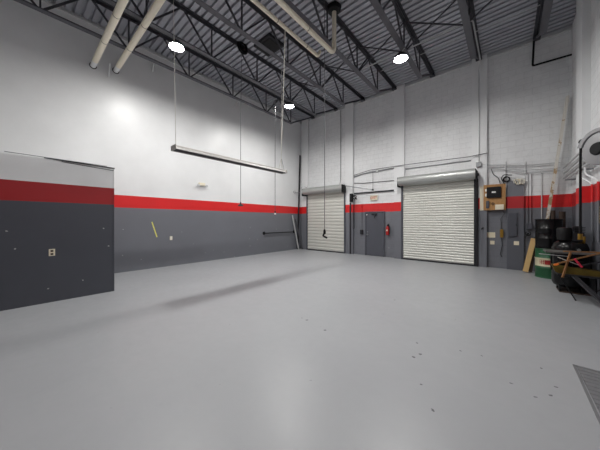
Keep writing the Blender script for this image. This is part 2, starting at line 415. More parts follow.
# ------------------------------------------------------------------ suspended fluorescent fixtures
def fluor(x, y0, y1, z, label, ztop, k=1.0):
    t = thing('fluorescent_fixture', (x, (y0+y1)/2, z), label, 'light fixture', 'suspended strip lights')
    P = [(a*k, b) for a, b in ((-.115, .0), (-.115, .012), (-.06, .075), (.06, .075), (.115, .012), (.115, 0), (.105, 0), (.052, .062), (-.052, .062), (-.105, 0))]
    MB().prism(P, lambda u, v: Vector((x+u, y0, z+v)), lambda u, v: Vector((x+u, y1, z+v))).build('reflector', M['hood_dull'], t)
    MB().box(x-.05, x+.05, y0+.01, y1-.01, z+.062, z+.115, .004).build('ballast_channel', M['fixture_white'], t)
    for s in (-1, 1):
        MB().tube([(x+s*.055, y0+.03, z+.018), (x+s*.055, y1-.03, z+.018)], .019, 12).build('tube', M['cable_grey'], t, True)
    for y in (y0, y1-.012):
        MB().box(x-.118*k, x+.118*k, y, y+.012, z-.004, z+.118, .003).build('end_cap', M['fixture_white'], t)
    MB().tube([(x, y0+.06, z+.11), (x-.06, y0+.02, ztop)], .007, 6).build('hanger_cable', M['cable_white'], t)
    MB().tube([(x, y1-.28, z+.115), (x, y1-.16, z+.5), (x+.005, y1-.15, ztop)], .007, 6).build('hanger_cable', M['cable_white'], t)
    MB().tube([(x, y1-.02, z+.115), (x, y1-.14, z+.48)], .006, 6).build('hanger_chain', M['cable_grey'], t)
    return t
fluor(3.48, 2.32, 6.02, 3.31, 'long unlit strip light hung on cables before the white long wall', ZC-.01, 1.2)
# power feed beside far hanger (thick pale cord down from deck)
tag(MB().tube([(5.25, 4.24, 6.345), (4.55, 4.88, 5.2), (4.05, 5.33, 4.37), (3.62, 5.72, 3.66), (3.53, 5.86, 3.46)], .012, 8).build('power_cord', M['cable_white'], None, True), 'thick pale cord slanting from thinner roof pipe to far end of strip light', 'cord')

# hanging cords with plugs
r = thing('cord_reel', (2.56, 4.92, 7.1), 'black coiled cord reel hanging under second joist with cord and plug', 'reel')
MB().torus((2.66, 4.86, 7.46), .18, .035, 'x').build('coil', M['black'], r, True)
MB().torus((2.7, 4.86, 7.46), .13, .035, 'x').build('coil', M['rubber'], r, True)
MB().box(2.6, 2.68, 4.82, 4.9, 7.4, 7.52).build('mount_bracket', M['black'], r)
MB().tube([(2.66, 4.82, 7.27), (2.64, 4.79, 5), (2.64, 4.79, 2.28)], .008, 6).build('cord', M['cable_grey'], r)
MB().lathe([(.0, .13), (.02, .13), (.025, .07), (.075, .04), (.1, 0), (0, 0)], (2.64, 4.79, 2.15), seg=16).build('plug', M['black'], r, True)
r = thing('drop_cord', (2.58, 6.42, 1.9), 'thin dark drop cord with white plug hanging before the grey long wall', 'cord')
MB().tube([(2.6, 6.4, BOT+.0), (2.58, 6.42, 4.5), (2.58, 6.42, 2.02)], .009, 6).build('cord', M['cable_grey'], r)
MB().lathe([(0, .13), (.02, .13), (.03, .09), (.03, .05), (0, .05)], (2.58, 6.42, 1.9), seg=14).build('strain_relief', M['black'], r, True)
MB().lathe([(0, .06), (.035, .06), (.038, .01), (.03, 0), (0, 0)], (2.58, 6.42, 1.9), seg=14).build('plug', M['white_plastic'], r, True)
r = thing('drop_cord', (5.66, 5.3, 1.2), 'dark drop cord with black connector hanging before smaller roll-up door', 'cord')
cx, cy = 5.69, 5.29
MB().tube([(cx, cy, ZC-.01), (cx+.004, cy, 4), (cx, cy, 1.42)], .008, 6).build('cord', M['cable_grey'], r)
MB().lathe([(0, .13), (.022, .13), (.034, .09), (.034, .02), (.02, 0), (0, 0)], (cx, cy, 1.3), seg=14).build('connector', M['black'], r, True)
MB().tube([(cx-.02, cy, 1.31), (cx-.045, cy, 1.25), (cx, cy, 1.235), (cx+.075, cy, 1.205)], .026, 10).build('hook', M['black'], r, True)

# ------------------------------------------------------------------ roll-up doors
def rollup(n, x0, x1, zt, label, right_gear, pitch=.1):
    t = sroot('door_%d' % n, ((x0+x1)/2, D-.12, 0), label)
    # curtain: curved slats
    yf = D-.145; pts = []; z = .05
    while z < zt:
        for k in range(4):
            a = k/4; pts.append((yf - .021*math.sin(PI*a)**.7, z + pitch*a))
        z += pitch
    prof = pts + [(yf+.03, z), (yf+.03, .05)]
    MB().prism(prof, lambda u, v: Vector((x0, u, v)), lambda u, v: Vector((x1, u, v))).build('curtain', M['slat'], t)
    MB().box(x0, x1, D-.175, D-.105, 0, .05, .006).build('bottom_bar', M['dark'], t)
    for a, bx in ((x0-.07, x0+.01), (x1-.01, x1+.05)):
        g = MB().box(a, bx, D-.19, D-.101, 0, zt+.02, .004).build('guide', M['dark'] if (right_gear and a > x0) else M['grey_paint'], t)
        for k in range(10):
            MB().lathe([(.011, 0), (.011, .008), (0, .012)], ((a+bx)/2, D-.19, .2+k*.3), 'y', 8).bm.free()
    # hood: rolled sheet
    yb = D-.102; cyy, cz, rr = D-.37, zt+.16, .19
    prof = [(yb, cz+rr), (cyy, cz+rr)] + [(cyy + rr*math.cos(a), cz + rr*math.sin(a)) for a in [PI/2 + PI*k/12 for k in range(1, 12)]] + [(cyy, cz-rr), (cyy+.02, cz-rr+.012)]
    inner = [(cyy, cz-rr+.012)] + [(cyy + (rr-.012)*math.cos(a), cz + (rr-.012)*math.sin(a)) for a in [PI*1.5 - PI*k/12 for k in range(1, 12)]] + [(cyy, cz+rr-.012), (yb, cz+rr-.012)]
    MB().prism(prof[:-1] + inner, lambda u, v: Vector((x0-.1, u, v)), lambda u, v: Vector((x1+.06, u, v))).build('hood', M['hood'], t, True)
    MB().tube([(x0-.06, cyy, cz), (x1+.03, cyy, cz)], rr-.035, 20).build('coil', M['slat'], t, True)
    for a in (x0-.115, x1+.06):
        MB().box(a, a+.015, cyy-.17, yb, cz-rr-.06, cz+rr*.8, .003).build('end_plate', M['black'], t)
    if right_gear:
        MB().lathe([(0, 0), (.14, 0), (.14, .03), (.05, .04), (.05, .07), (0, .07)], (x1+.08, cyy, cz-.04), 'x', 24).build('chain_wheel', M['black'], t, True)
        MB().tube([(x1+.1, cyy-.1, cz-.05), (x1+.1, cyy-.08, 1.6), (x1+.1, cyy-.02, .9), (x1+.1, cyy+.06, 1.6), (x1+.1, cyy+.1, cz-.05)], .011, 6).build('hand_chain', M['black'], t)
        MB().box(x1+.055, x1+.115, D-.18, D-.12, 0, zt, .004).build('tension_channel', M['dark'], t)
    else:
        MB().lathe([(0, 0), (.1, 0), (.1, .03), (0, .03)], (x1+.08, cyy, cz-.02), 'x', 24).build('chain_wheel', M['black'], t, True)
    return t
rollup(2, .66, 3.07, 3.16, 'smaller closed off-white roll-up door near the far corner', False, .17)
rollup(3, 5.96, 8.47, 3.18, 'larger closed off-white roll-up door by the electrical boards', True)

# ------------------------------------------------------------------ man door
t = sroot('door_1', (4.62, D, 0), 'grey steel door between the two roll-up doors')
MB().box(4.21, 5.05, D-.045, D-.004, .015, 2.03, .004).build('leaf', M['door'], t)
for a, b_, z0, z1 in ((4.15, 4.2, 0, 2.1), (5.06, 5.11, 0, 2.1), (4.2, 5.06, 2.045, 2.1)):
    MB().box(a, b_, D-.06, D+.001, z0, z1, .004).build('frame', M['door'], t)
MB().box(4.19, 4.212, D-.05, D-.02, .015, 2.04).build('gap_shade', M['black'], t)  # black strips drawn for the shade in the gap round the leaf
MB().box(4.2, 5.06, D-.05, D-.02, 2.028, 2.046).build('gap_shade', M['black'], t)
MB().lathe([(0, 0), (.035, 0), (.035, -.012), (.014, -.018), (.014, -.05), (.03, -.06), (.03, -.085), (0, -.09)], (4.29, D-.046, 1.0), 'y', 18).build('knob', M['steel'], t, True)
MB().lathe([(0, 0), (.025, 0), (.025, -.012), (0, -.014)], (4.29, D-.046, 1.13), 'y', 16).build('deadbolt', M['steel'], t, True)
MB().box(4.5, 4.75, D-.1, D-.046, 1.94, 2.0, .006).build('closer', M['dark'], t)
MB().bar((4.7, D-.09, 1.95), (4.64, D-.1, 1.78), .02).build('closer_arm', M['dark'], t)
MB().box(4.22, 4.27, D-.055, D-.045, 1.93, 1.97).build('sensor', M['white_plastic'], t)

def text_mesh(s, size, depth):
    cu = bpy.data.curves.new('t', 'FONT'); cu.body = s; cu.size = size; cu.extrude = depth; cu.align_x = 'CENTER'; cu.align_y = 'CENTER'
    o = bpy.data.objects.new('t', cu); C.objects.link(o); bpy.context.view_layer.update()
    me = bpy.data.meshes.new_from_object(o.evaluated_get(bpy.context.evaluated_depsgraph_get()))
    bpy.data.objects.remove(o); return me
r = thing('exit_sign', (4.6, D-.03, 2.64), 'cream exit sign with red letters above the grey door', 'sign')
MB().box(4.43, 4.77, D-.075, D+.001, 2.63, 2.87, .008).build('casing', M['cream'], r)
me = text_mesh('EXIT', .16, .003); me.materials.append(M['signred'])
o = bpy.data.objects.new('lettering', me); C.objects.link(o); o.parent = r; o.rotation_euler = (PI/2, 0, 0); o.location = (0, -.048, .11)

r = thing('fire_extinguisher', (5.27, D-.1, 1.0), 'red fire extinguisher on the grey wall right of the door', 'fire extinguisher')
MB().lathe([(0, 0), (.07, 0), (.075, .02), (.075, .3), (.06, .36), (.025, .39), (.025, .41), (0, .41)], (5.27, D-.1, 1.02), seg=24).build('cylinder', M['red'], r, True)
MB().lathe([(0, 0), (.025, 0), (.025, .05), (0, .05)], (5.27, D-.1, 1.43), seg=12).build('valve', M['black'], r, True)
MB().bar((5.27, D-.1, 1.49), (5.35, D-.13, 1.52), .02).build('handle', M['black'], r)
MB().tube([(5.29, D-.1, 1.46), (5.37, D-.12, 1.42), (5.365, D-.12, 1.15), (5.36, D-.12, 1.08)], .013, 8).build('hose', M['rubber'], r, True)
MB().box(5.24, 5.3, D-.1785, D-.174, 1.2, 1.26).build('data_plate', M['cream'], r)
MB().box(5.24, 5.3, D-.024, D+.001, 1.0, 1.5).build('mount_bracket', M['dark'], r)

# ------------------------------------------------------------------ back wall conduits and hardware
def conduit(pts, r, mat, label, name='conduit', cat='conduit', group='wall conduits', rad=.08):
    return tag(MB().tube(rounded(pts, rad), r, 8).build(name, mat, None, True), label, cat, group)
yb = D-.03
r = thing('conduit', (4.6, yb, 3.86), 'thicker grey conduit with a fitting slanting over the grey door and exit sign', 'conduit', 'wall conduits')
MB().tube(rounded([(3.56, yb, 3.86), (4.01, yb, 3.96), (5.54, yb, 4.03)], .08), .03, 10).build('tube', M['steel'], r, True)
MB().box(4.72, 4.82, D-.09, D+.001, 3.93, 4.07, .01).build('outlet_box', M['galv'], r)
conduit([(3.56, yb-.05, 3.93), (4.4, yb-.05, 4.08), (6.1, D-.2, 4.06), (8.3, D-.2, 4.01), (8.85, D-.2, 4.05)], .014, M['cable_grey'], 'thin wire running above larger roll-up door and slanting conduit')
conduit([(6.03, D-.019, 3.91), (8.36, D-.019, 3.9)], .02, M['steel'], 'grey conduit just above the larger door hood')
conduit([(3.56, yb, 3.55), (4.02, yb, 3.5), (5.54, yb, 3.47)], .013, M['cable_grey'], 'thin level wire between slanting conduit and long dark bar')
tag(MB().tube([(4.55, yb-.02, 4.06), (4.55, yb-.02, 3.1)], .008, 6).build('wire', M['cable_grey']), 'thin wire dropping to dark bar above exit sign', 'wire')
tag(MB().box(3.56, 5.54, D-.06, D+.001, 3.0, 3.055).build('frame_bar', M['dark']), 'long dark level steel bar fixed above the exit sign', 'bar')
r = thing('brace_bar', (3.9, D-.4, 3.08), 'pale bar slanting off smaller door hood toward the exit sign', 'bar')
MB().tube([(3.22, D-.32, 3.42), (4.7, D-.42, 3.09)], .025, 8).build('tube', M['steel'], r, True)
MB().lathe([(0, 0), (.04, 0), (.04, .06), (0, .06)], (4.68, D-.42, 3.085), 'x', 12).build('end_mount', M['dark'], r, True)
r = thing('chain_hoist', (3.6, D-.2, 2.55), 'black chain hoist with pulley beside top of smaller roll-up door', 'hoist')
MB().box(3.4, 3.55, D-.22, D-.104, 2.6, 3.02, .01).build('mount_plate', M['black'], r)
MB().torus((3.66, D-.17, 2.83), .085, .025, 'y').build('pulley', M['black'], r, True)
MB().bar((3.55, D-.17, 2.95), (3.78, D-.17, 2.72), .04).build('arm', M['black'], r)
MB().tube([(3.58, D-.17, 2.8), (3.58, D-.17, 1.3), (3.62, D-.17, 1.25), (3.65, D-.17, 1.3), (3.65, D-.17, 2.75)], .01, 6).build('chain', M['dark'], r)
tag(MB().box(3.38, 3.45, D-.17, D-.102, 0, 2.58, .004).build('channel_post', M['dark']), 'tall black steel channel standing beside smaller roll-up door', 'post')
r = thing('disconnect_switch', (3.98, D-.06, 1.0), 'small dark switch box with conduit left of the grey door', 'switch')
MB().box(3.91, 4.04, D-.1, D+.001, 1.0, 1.22, .006).build('mount_box', M['dark'], r)
MB().tube([(3.97, D-.04, 1.22), (3.97, D-.04, 2.6)], .018, 8).build('conduit', M['wall_side'], r, True)
tag(MB().tube([(2.79, D-.13, 3.56), (2.78, D-.06, 3.75), (2.78, D-.03, 4), (2.78, D-.03, 7.45)], .013, 6).build('wire', M['cable_grey']), 'thin wire running up block wall from smaller roll-up door hood', 'wire')
# roof to wall conduit over the larger door
conduit([(5.66, 7.53, 6.78), (8.68, 7.53, 6.78), (8.71, 7.6, 6.79), (8.66, 10.55, 7.3), (8.6, 10.797, 7.1), (8.6, 10.797, 3.77)], .018, M['galv'], 'pale conduit crossing under roof joists then down pilaster beside larger door', rad=.15)
tag(MB().box(8.52, 8.68, D-.22, D-.129, 3.6, 3.77, .008).build('junction_box', M['steel']), 'grey junction box at foot of the long pilaster conduit', 'box', 'junction boxes')
tag(MB().tube(rounded([(10.03, D-.13, 7.5), (10.0, D-.12, 6.68), (W-.02, D-.12, 6.66)], .05), .028, 10).build('bent_pipe', M['black'], None, True), 'black bent pipe from last joist across block wall to side wall', 'pipe')
for z0, z1, zz, r_, l in ((3.68, 3.56, 3.46, .018, 'topmost'), (3.63, 3.5, 3.3, .012, 'second'), (3.59, 3.4, 3.2, .016, 'lowest')):
    conduit([(8.69, D-.12, z0), (9.35, D-.08, z1), (9.8, D-.08, zz+.03), (10.62, D-.08, zz)], r_, M['galv'], 'pale conduit over plywood panel running into the corner, %s of three' % l)
tag(MB().tube([(9.34, D-.019, 3.05), (9.34, D-.019, 3.7)], .02, 8).build('conduit', M['galv'], None, True), 'short upright pale conduit above grey backboard edge', 'conduit', 'wall conduits')
tag(MB().tube([(9.84, D-.019, 3.06), (9.84, D-.019, 3.62)], .02, 8).build('conduit', M['galv'], None, True), 'short upright pale conduit above grey backboard outer corner', 'conduit', 'wall conduits')
# plywood panel
tag(MB().tube([(5.65, 9.15, 7.48), (10.05, 9.15, 7.48)], .012, 6).build('wire', M['galv']), 'thin pale wire crossing under the deck just before the back wall', 'wire')
r = thing('plywood_panel', (9.03, D-.03, 2.03), 'brown plywood panel of controls beside larger roll-up door', 'panel')
MB().box(8.74, 9.34, D-.16, D-.1325, 2.03, 2.93, .003).build('board', M['plywood'], r)
MB().box(8.86, 9.3, D-.132, D+.001, 2.1, 2.14).build('mount_batten', M['plywood'], r)
MB().box(8.86, 9.3, D-.132, D+.001, 2.8, 2.84).build('mount_batten', M['plywood'], r)
r = thing('alarm_cabinet', (9.02, D-.16, 2.46), 'black flat cabinet with pale label on plywood panel', 'cabinet')
MB().box(8.83, 9.22, D-.215, D-.1595, 2.46, 2.84, .006).build('mount_case', M['black'], r)
MB().box(8.97, 9.08, D-.2175, D-.2145, 2.63, 2.68).build('label_plate', M['white_plastic'], r)
MB().box(8.785, 8.825, D-.19, D-.1595, 2.52, 2.62).build('terminal', M['white_plastic'], r)
MB().box(8.785, 8.825, D-.19, D-.1595, 2.7, 2.78).build('terminal', M['white_plastic'], r)
tag(MB().box(8.81, 8.9, D-.2, D-.1595, 2.1, 2.36, .01).build('meter_box', M['grey_paint']), 'small grey upright box low on plywood panel', 'box')
tag(MB().torus((9.0, D-.169, 2.25), .035, .01, 'y').build('alarm_bell', M['black'], None, True), 'small black ring on plywood panel between two boxes', 'fitting')
tag(MB().box(9.06, 9.29, D-.21, D-.1595, 2.04, 2.22, .01).build('control_box', M['cream']), 'cream rectangular box at lower corner of plywood panel', 'box')
tag(MB().box(8.63, 8.735, D-.15, D-.1295, 2.03, 2.9).build('wood_strip', M['cream']), 'narrow cream upright strip between plywood and larger door', 'strip')
conduit([(9.2, D-.2, 2.92), (9.15, D-.16, 3.15), (9.0, D-.06, 3.3), (8.95, D-.06, 3.5)], .012, M['cable_grey'], 'grey wire looping up from top of plywood panel', 'wire', 'wire')
conduit([(9.3, D-.18, 2.93), (9.22, D-.12, 3.12), (9.28, D-.1, 3.25), (9.5, D-.12, 3.2)], .014, M['black'], 'black wire arching from plywood panel toward tall grey board', 'wire', 'wire')
# backboard
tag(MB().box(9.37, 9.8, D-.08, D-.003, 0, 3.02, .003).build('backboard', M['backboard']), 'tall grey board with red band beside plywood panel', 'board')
r = thing('breaker_panel', (9.49, D-.1, 1.12), 'flush grey breaker panel door on the tall grey board', 'electrical panel')
MB().box(9.4, 9.64, D-.115, D-.082, 1.12, 1.92, .004).build('mount_box', M['grey_paint'], r)
MB().box(9.415, 9.625, D-.124, D-.116, 1.14, 1.9, .003).build('door', M['grey_paint'], r)
MB().box(9.6, 9.617, D-.13, D-.124, 1.48, 1.56).build('latch', M['dark'], r)
for x0, x1, z0, z1, l in ((8.82, 9.06, 1.06, 1.25, 'larger cream paper notice on grey wall beside larger roll-up door'), (8.92, 9.04, .82, .95, 'small cream plate below the larger paper notice')):
    tag(MB().box(x0, x1, D-.012, D+.001, z0, z1).build('wall_sign', M['paper']), l, 'notice', 'cream notices')
tag(MB().box(9.55, 9.68, D-.09, D-.081, .84, .97).build('wall_sign', M['paper']), 'small cream plate below the breaker panel', 'notice', 'cream notices')
r = thing('valve_control', (9.24, D-.06, 1.0), 'brown control box on drooping cable below plywood panel', 'control box')
MB().box(9.19, 9.28, D-.09, D+.001, 1.08, 1.36, .006).build('mount_box', M['brass'], r)
MB().tube([(9.26, D-.14, 2.03), (9.3, D-.12, 1.9), (9.2, D-.08, 1.72), (9.22, D-.05, 1.6), (9.23, D-.05, 1.36)], .014, 8).build('cable', M['cable_grey'], r, True)
MB().tube([(9.23, D-.05, 1.08), (9.25, D-.05, .8), (9.2, D-.05, .5), (9.24, D-.05, .4)], .01, 6).build('cable', M['black'], r, True)
tag(MB().bar((8.68, D-.147, 1.35), (8.74, D-.16, 1.42), .04).build('wall_fitting', M['dark']), 'small dark fitting on grey wall above the notice', 'fitting')
tag(MB().torus((9.36, D-.1, 3.08), .08, .024, 'y').build('cable_coil', M['black'], None, True), 'black coil of cable hung at top of tall grey board', 'cable')
r = thing('cable_tangle', (9.65, D-.12, 2.95), 'pale knotted cables drooping over top of tall grey board', 'cable')
random.seed(3)
for k in range(7):
    x = 9.55+.035*k; p = [(x + random.uniform(-.05, .05), D-.05-.02*random.random(), 3.05)]
    p += [(x + random.uniform(-.06, .06), D-.13-.05*random.random(), 3.06-.06*random.random()), (x+.05*random.random(), D-.14, 2.9-.1*random.random()), (x+.08, D-.12, 3.02)]
    MB().tube(rounded(p, .05), .014, 6).build('mount_cable', M['cream'] if k % 2 else M['cable_white'], r, True)
# conduits right of the backboard
for x, zt, zb, l in ((9.88, 3.25, 1.58, 'left'), (9.96, 3.2, 1.58, 'right')):
    tag(MB().tube([(x, D-.035, zb), (x, D-.035, zt)], .02, 8).build('conduit', M['wall_side'], None, True), 'upright conduit painted with the wall, %s of the pair beside tall grey board' % l, 'conduit', 'wall conduits')
tag(MB().box(9.86, 10.0, D-.11, D+.001, 1.38, 1.58, .008).build('switch_box', M['grey_paint']), 'grey switch box under the pair of painted conduits', 'switch')
r = thing('hose_valve', (9.9, D-.1, 1.1), 'small dark valve on block wall above the leaning plank', 'valve')
MB().torus((9.9, D-.12, 1.24), .06, .014, 'y').build('mount_wheel', M['black'], r, True)
MB().tube([(9.9, D-.004, 1.24), (9.9, D-.13, 1.24)], .022, 8).build('stem', M['black'], r, True)
MB().tube([(9.9, D-.06, 1.24), (9.84, D-.08, 1.16), (9.82, D-.08, 1.08)], .02, 8).build('spout', M['dark'], r, True)
tag(MB().tube([(10.22, D-.013, 0.9), (10.22, D-.013, 3.2)], .014, 8).build('conduit', M['galv'], None, True), 'thin pale upright conduit behind the black drum', 'conduit', 'wall conduits')

# ------------------------------------------------------------------ left wall items
tag(MB().bar((.001, 2.98, 1.62), (.001, 3.14, 1.08), .035, .004, (1, 0, 0)).build('tape_strip', M['yellow']), 'slanting strip of yellow tape on the grey long wall', 'tape')
def outlet(name, c, nx, label):
    x, y, z = c
    r = thing(name, (x, y, z-.06), label, 'outlet')
    MB().box(x-.001, x+.012, y-.045, y+.045, z-.07, z+.07, .003).build('cover_plate', M['cream'], r)
    MB().box(x+.012, x+.016, y-.02, y+.02, z+.012, z+.05, .001).build('socket', M['brown'] if nx else M['white_plastic'], r)
    MB().box(x+.012, x+.016, y-.02, y+.02, z-.05, z-.012, .001).build('socket', M['brown'] if nx else M['white_plastic'], r)
outlet('wall_outlet', (0, 3.61, 1.02), False, 'cream wall outlet on grey long wall right of the yellow tape')
outlet('wall_outlet', (2.36, .41, 1.01), True, 'cream wall outlet on the dark partition wall')
r = thing('emergency_light', (.05, 4.78, 3.05), 'cream twin-head emergency light on white long wall above the red band', 'emergency light')
MB().box(-.001, .09, 4.64, 4.9, 3.08, 3.19, .012).build('mount_case', M['cream'], r)
for s in (-1, 1):
    MB().lathe([(0, 0), (.03, 0), (.055, .06), (.05, .07), (0, .065)], (.06, 4.77+s*.17, 3.07), 'x', 16).build('lamp_head', M['galv'], r, True)
r = thing('wall_rail', (.05, 9.1, 1.0), 'black pipe rail fixed along grey long wall near the far corner', 'rail')
MB().tube([(.07, 8.05, 1.03), (.07, 10.35, 1.03)], .025, 10).build('pipe', M['black'], r, True)
for y in (8.07, 10.33):
    MB().lathe([(0, 0), (.09, 0), (.09, .012), (.035, .03), (.03, .09), (0, .09)], (-.001, y, 1.03), 'x', 18).build('flange', M['black'], r, True)
r = thing('leaning_pole', (.07, 10.6, 0), 'tall dark steel pole leaning upright in the far corner', 'pole')
MB().bar((.07, 10.6, .004), (.055, 10.83, 5.55), .06, .06, (1, 0, 0), .004).build('shaft', M['dark'], r)
tag(MB().bar((.3, 10.42, .018), (.055, 10.14, 1.99), .055, .055, (1, 0, 0), .004).build('leaning_tube', M['galv']), 'pale square metal tube leaning on grey long wall near corner', 'tube', 'leaning tubes')
tag(MB().bar((.32, 10.72, .018), (.07, 10.40, 1.75), .05, .05, (1, 0, 0), .004).build('leaning_tube', M['cable_grey']), 'darker metal tube leaning behind the pale square tube', 'tube', 'leaning tubes')
r = thing('corner_bracket', (.05, 10.36, 3.25), 'small pale bracket on long wall beside the tall corner pole', 'bracket')
MB().box(-.001, .08, 10.28, 10.42, 3.28, 3.4, .006).build('mount_plate', M['galv'], r)
MB().tube([(.06, 10.35, 3.3), (.3, 10.5, 3.28)], .016, 8).build('arm', M['steel'], r, True)
tag(MB().tube(rounded([(.12, D-.12, 3.6), (.4, D-.12, 3.66), (.62, D-.14, 3.55), (.66, D-.2, 3.5)], .1), .01, 6).build('wire', M['cable_grey'], None, True), 'thin wire looping from corner to smaller door hood', 'wire')
# partition top edge
tag(MB().bar((2.375, .3, 2.915), (2.375, 1.44, 2.89), .02, .02).build('trim_strip', M['dark']), 'thin dark strip lying along top edge of partition', 'strip', 'loose strips on the partition')
tag(MB().bar((2.385, -.2, 2.93), (2.385, 1.3, 2.915), .022, .012).build('trim_strip', M['steel']), 'pale thin strip lying along top edge of partition', 'strip', 'loose strips on the partition')
tag(MB().bar((2.372, .55, 2.885), (2.372, 1.42, 2.835), .01, .012).build('trim_strip', M['cable_grey']), 'grey strip sagging just below top edge of partition', 'strip', 'loose strips on the partition')
struct(MB().box(2.352, 2.366, 1.42, 1.436, 0, 2.9).build('trim_9', M['partition'], origin=(0, 0, 0)))

# ------------------------------------------------------------------ right corner: drums, board, compressor
def drum(z0, mat, label, name='steel_drum'):
    c = (10.3, 10.1)
    r = thing(name, (c[0], c[1], z0), label, 'drum', 'stacked drums')
    R = .29; H = .855
    prof = [(0, .012), (R-.02, .012), (R-.015, 0), (R+.004, 0), (R+.004, .02), (R-.006, .03)]
    for k in (.29, .57):
        prof += [(R-.006, k-.03), (R+.008, k-.01), (R+.008, k+.01), (R-.006, k+.03)]
    prof += [(R-.006, H-.035), (R+.004, H-.025), (R+.004, H-.006), (R-.012, H-.006), (R-.014, H-.02), (0, H-.02)]
    MB().lathe(prof, (*c, z0), seg=48).build('shell', mat, r, True)
    MB().torus((*c, z0+H-.012), R, .011, 'z', 48, 6).build('rim', M['black'] if mat != M['drum'] else mat, r, True)
    MB().lathe([(0, 0), (.03, 0), (.03, .012), (0, .012)], (c[0]-.15, c[1]-.1, z0+H-.019), seg=14).build('bung', M['steel'], r, True)
drum(0, M['drum'], 'green steel drum with cream and red band under the black drum')
drum(.857, M['gloss_black'], 'black steel drum stacked on the green drum')
r = thing('leaning_board', (10.05, 10.75, 0), 'very long worn white timber board leaning in the corner behind drums', 'board')
MB().bar((10.13, 10.68, .01), (10.76, 10.80, 5.42), .06, .1, (0, 1, 0), .004).build('timber', M['worn'], r)
r = thing('leaning_plank', (9.9, 10.6, 0), 'pale pine plank leaning beside the green drum', 'plank')
MB().bar((9.82, 10.52, .035), (10.03, 10.82, 1.08), .12, .04, (0, 1, .3), .004).build('timber', M['pine'], r)
r = thing('leaning_plank', (10.0, 10.7, 0), 'dark brown plank leaning just behind the pale pine plank', 'plank')
MB().bar((9.93, 10.6, .03), (10.06, 10.88, .95), .1, .03, (0, 1, .2), .003).build('timber', M['brown'], r)  # second plank in a dark brown
for x, y, h, rr, mt, l in ((10.62, 10.5, 1.93, .07, 'brown', 'thicker brown tube standing in corner behind black drum'), (10.43, 10.52, 1.97, .05, 'brown', 'brown tube standing behind the black drum'),
                      (10.45, 10.8, 1.9, .06, 'black', 'black tube standing behind drum beside leaning white board')):
    tag(MB().lathe([(0, 0), (rr, 0), (rr, h), (rr*.85, h), (rr*.85, h-.05), (0, h-.05)], (x, y, 0), seg=20).build('corner_tube', M[mt], None, True), l, 'tube', 'tubes in the corner')
# compressor
cx, cy = 10.5, 8.45
r = thing('air_compressor', (cx, cy, 0), 'black upright air compressor with pump on top beside the drums', 'air compressor')
R = .30
MB().lathe([(0, .09), (.2, .1), (R-.03, .14), (R, .21), (R, 1.02), (R-.03, 1.12), (.18, 1.19), (0, 1.2)], (cx, cy, 0), seg=40).build('tank', M['gloss_black'], r, True)
MB().lathe([(0, 0), (.12, 0), (.12, .06), (.125, .06), (.125, .25), (.11, .28), (0, .29)], (cx-.1, cy-.08, 1.21), seg=24).build('motor', M['black'], r, True)
MB().box(cx+.03, cx+.21, cy-.13, cy+.1, 1.18, 1.38, .015).build('pump', M['dark'], r)
for k in range(4): MB().box(cx+.02, cx+.22, cy-.14, cy+.11, 1.39+.035*k, 1.405+.035*k).build('fin', M['dark'], r)
MB().box(cx+.06, cx+.18, cy-.1, cy+.07, 1.38, 1.53, .01).build('cylinder', M['black'], r)
MB().tube([(cx+.2, cy-.12, 1.15), (cx+.2, cy-.16, 1.22), (cx+.2, cy-.16, 1.3)], .022, 10).build('regulator', M['brass'], r, True)
MB().lathe([(0, 0), (.03, 0), (.03, -.02), (0, -.02)], (cx+.1, cy-R*.98, 1.0), 'y', 16).build('gauge', M['steel'], r, True)
for k in range(4):
    a = PI/4 + k*PI/2; fx, fy = cx + .25*math.cos(a), cy + .25*math.sin(a)
    f = MB().bar((fx, fy, .2), (fx, fy, .07), .07, .05, (1, 0, 0), .005).build('foot', M['black'], r)
    MB().lathe([(0, -.02), (.055, -.02), (.06, -.012), (.06, .012), (.055, .02), (0, .02)], (fx, fy-.02, .061), 'x', 18).build('caster', M['rubber'], f, True)
MB().box(cx-.2, cx+.3, cy-.3, cy+.26, .002, .02).build('base_sheet', M['brown'], r)  # brown sheet that keeps the floor dark under the tank

# bench
r = thing('steel_bench', (10.48, 7.72, 0), 'low dark two-tier steel bench piled with scrap by the side wall', 'bench')
x0, x1, y0, y1 = 10.2, 10.84, 7.47, 8.0
MB().box(x0, x1, y0, y1, .50, .535, .004).build('lower_shelf', M['dark'], r)
MB().box(10.02, x1-.04, y0+.06, y1, .955, .99, .004).build('upper_shelf', M['shelf'], r)
for x in (x0+.02, x1-.02):
    for y in (y0+.02, y1-.02):
        if x < 10.5 and y > 7.6: continue
        MB().bar((x if x > 10.5 else x+.24, y, .004), (x, y, .50), .022).build('leg', M['black'], r)
for x in (10.15, x1-.1):
    MB().bar((x, y1-.05, .535), (x, y1-.05, .957), .03).build('post', M['black'], r)
MB().bar((10.66, y0+.02, .2), (10.84, y0+.02, .32), .015).build('brace', M['black'], r)
def scrap(name, a, b_, w, h, mat, label, cat, up=(0, 0, 1)):
    return tag(MB().bar(a, b_, w, h, up, min(w, h)*.2).build(name, M[mat]), label, cat, 'scrap on the steel bench')
b = MB(); b.prism([(10.12, .70), (10.17, .56), (10.22, .54), (10.80, .54), (10.80, .64), (10.5, .67)], lambda u, v: Vector((u, 7.48, v)), lambda u, v: Vector((u, 7.75, v)))
tag(b.build('yellow_tray', M['yellow_old']), 'dirty yellow plastic tray on lower tier of steel bench', 'tray', 'scrap on the steel bench')
r = thing('scrap_stick', (10.4, 7.4, .72), 'brown wooden stick with orange tip lying slanted across steel bench', 'stick', 'scrap on the steel bench')
MB().bar((10.13, 7.38, .73), (10.80, 7.42, 1.035), .025, .025).build('shaft', M['stick'], r)
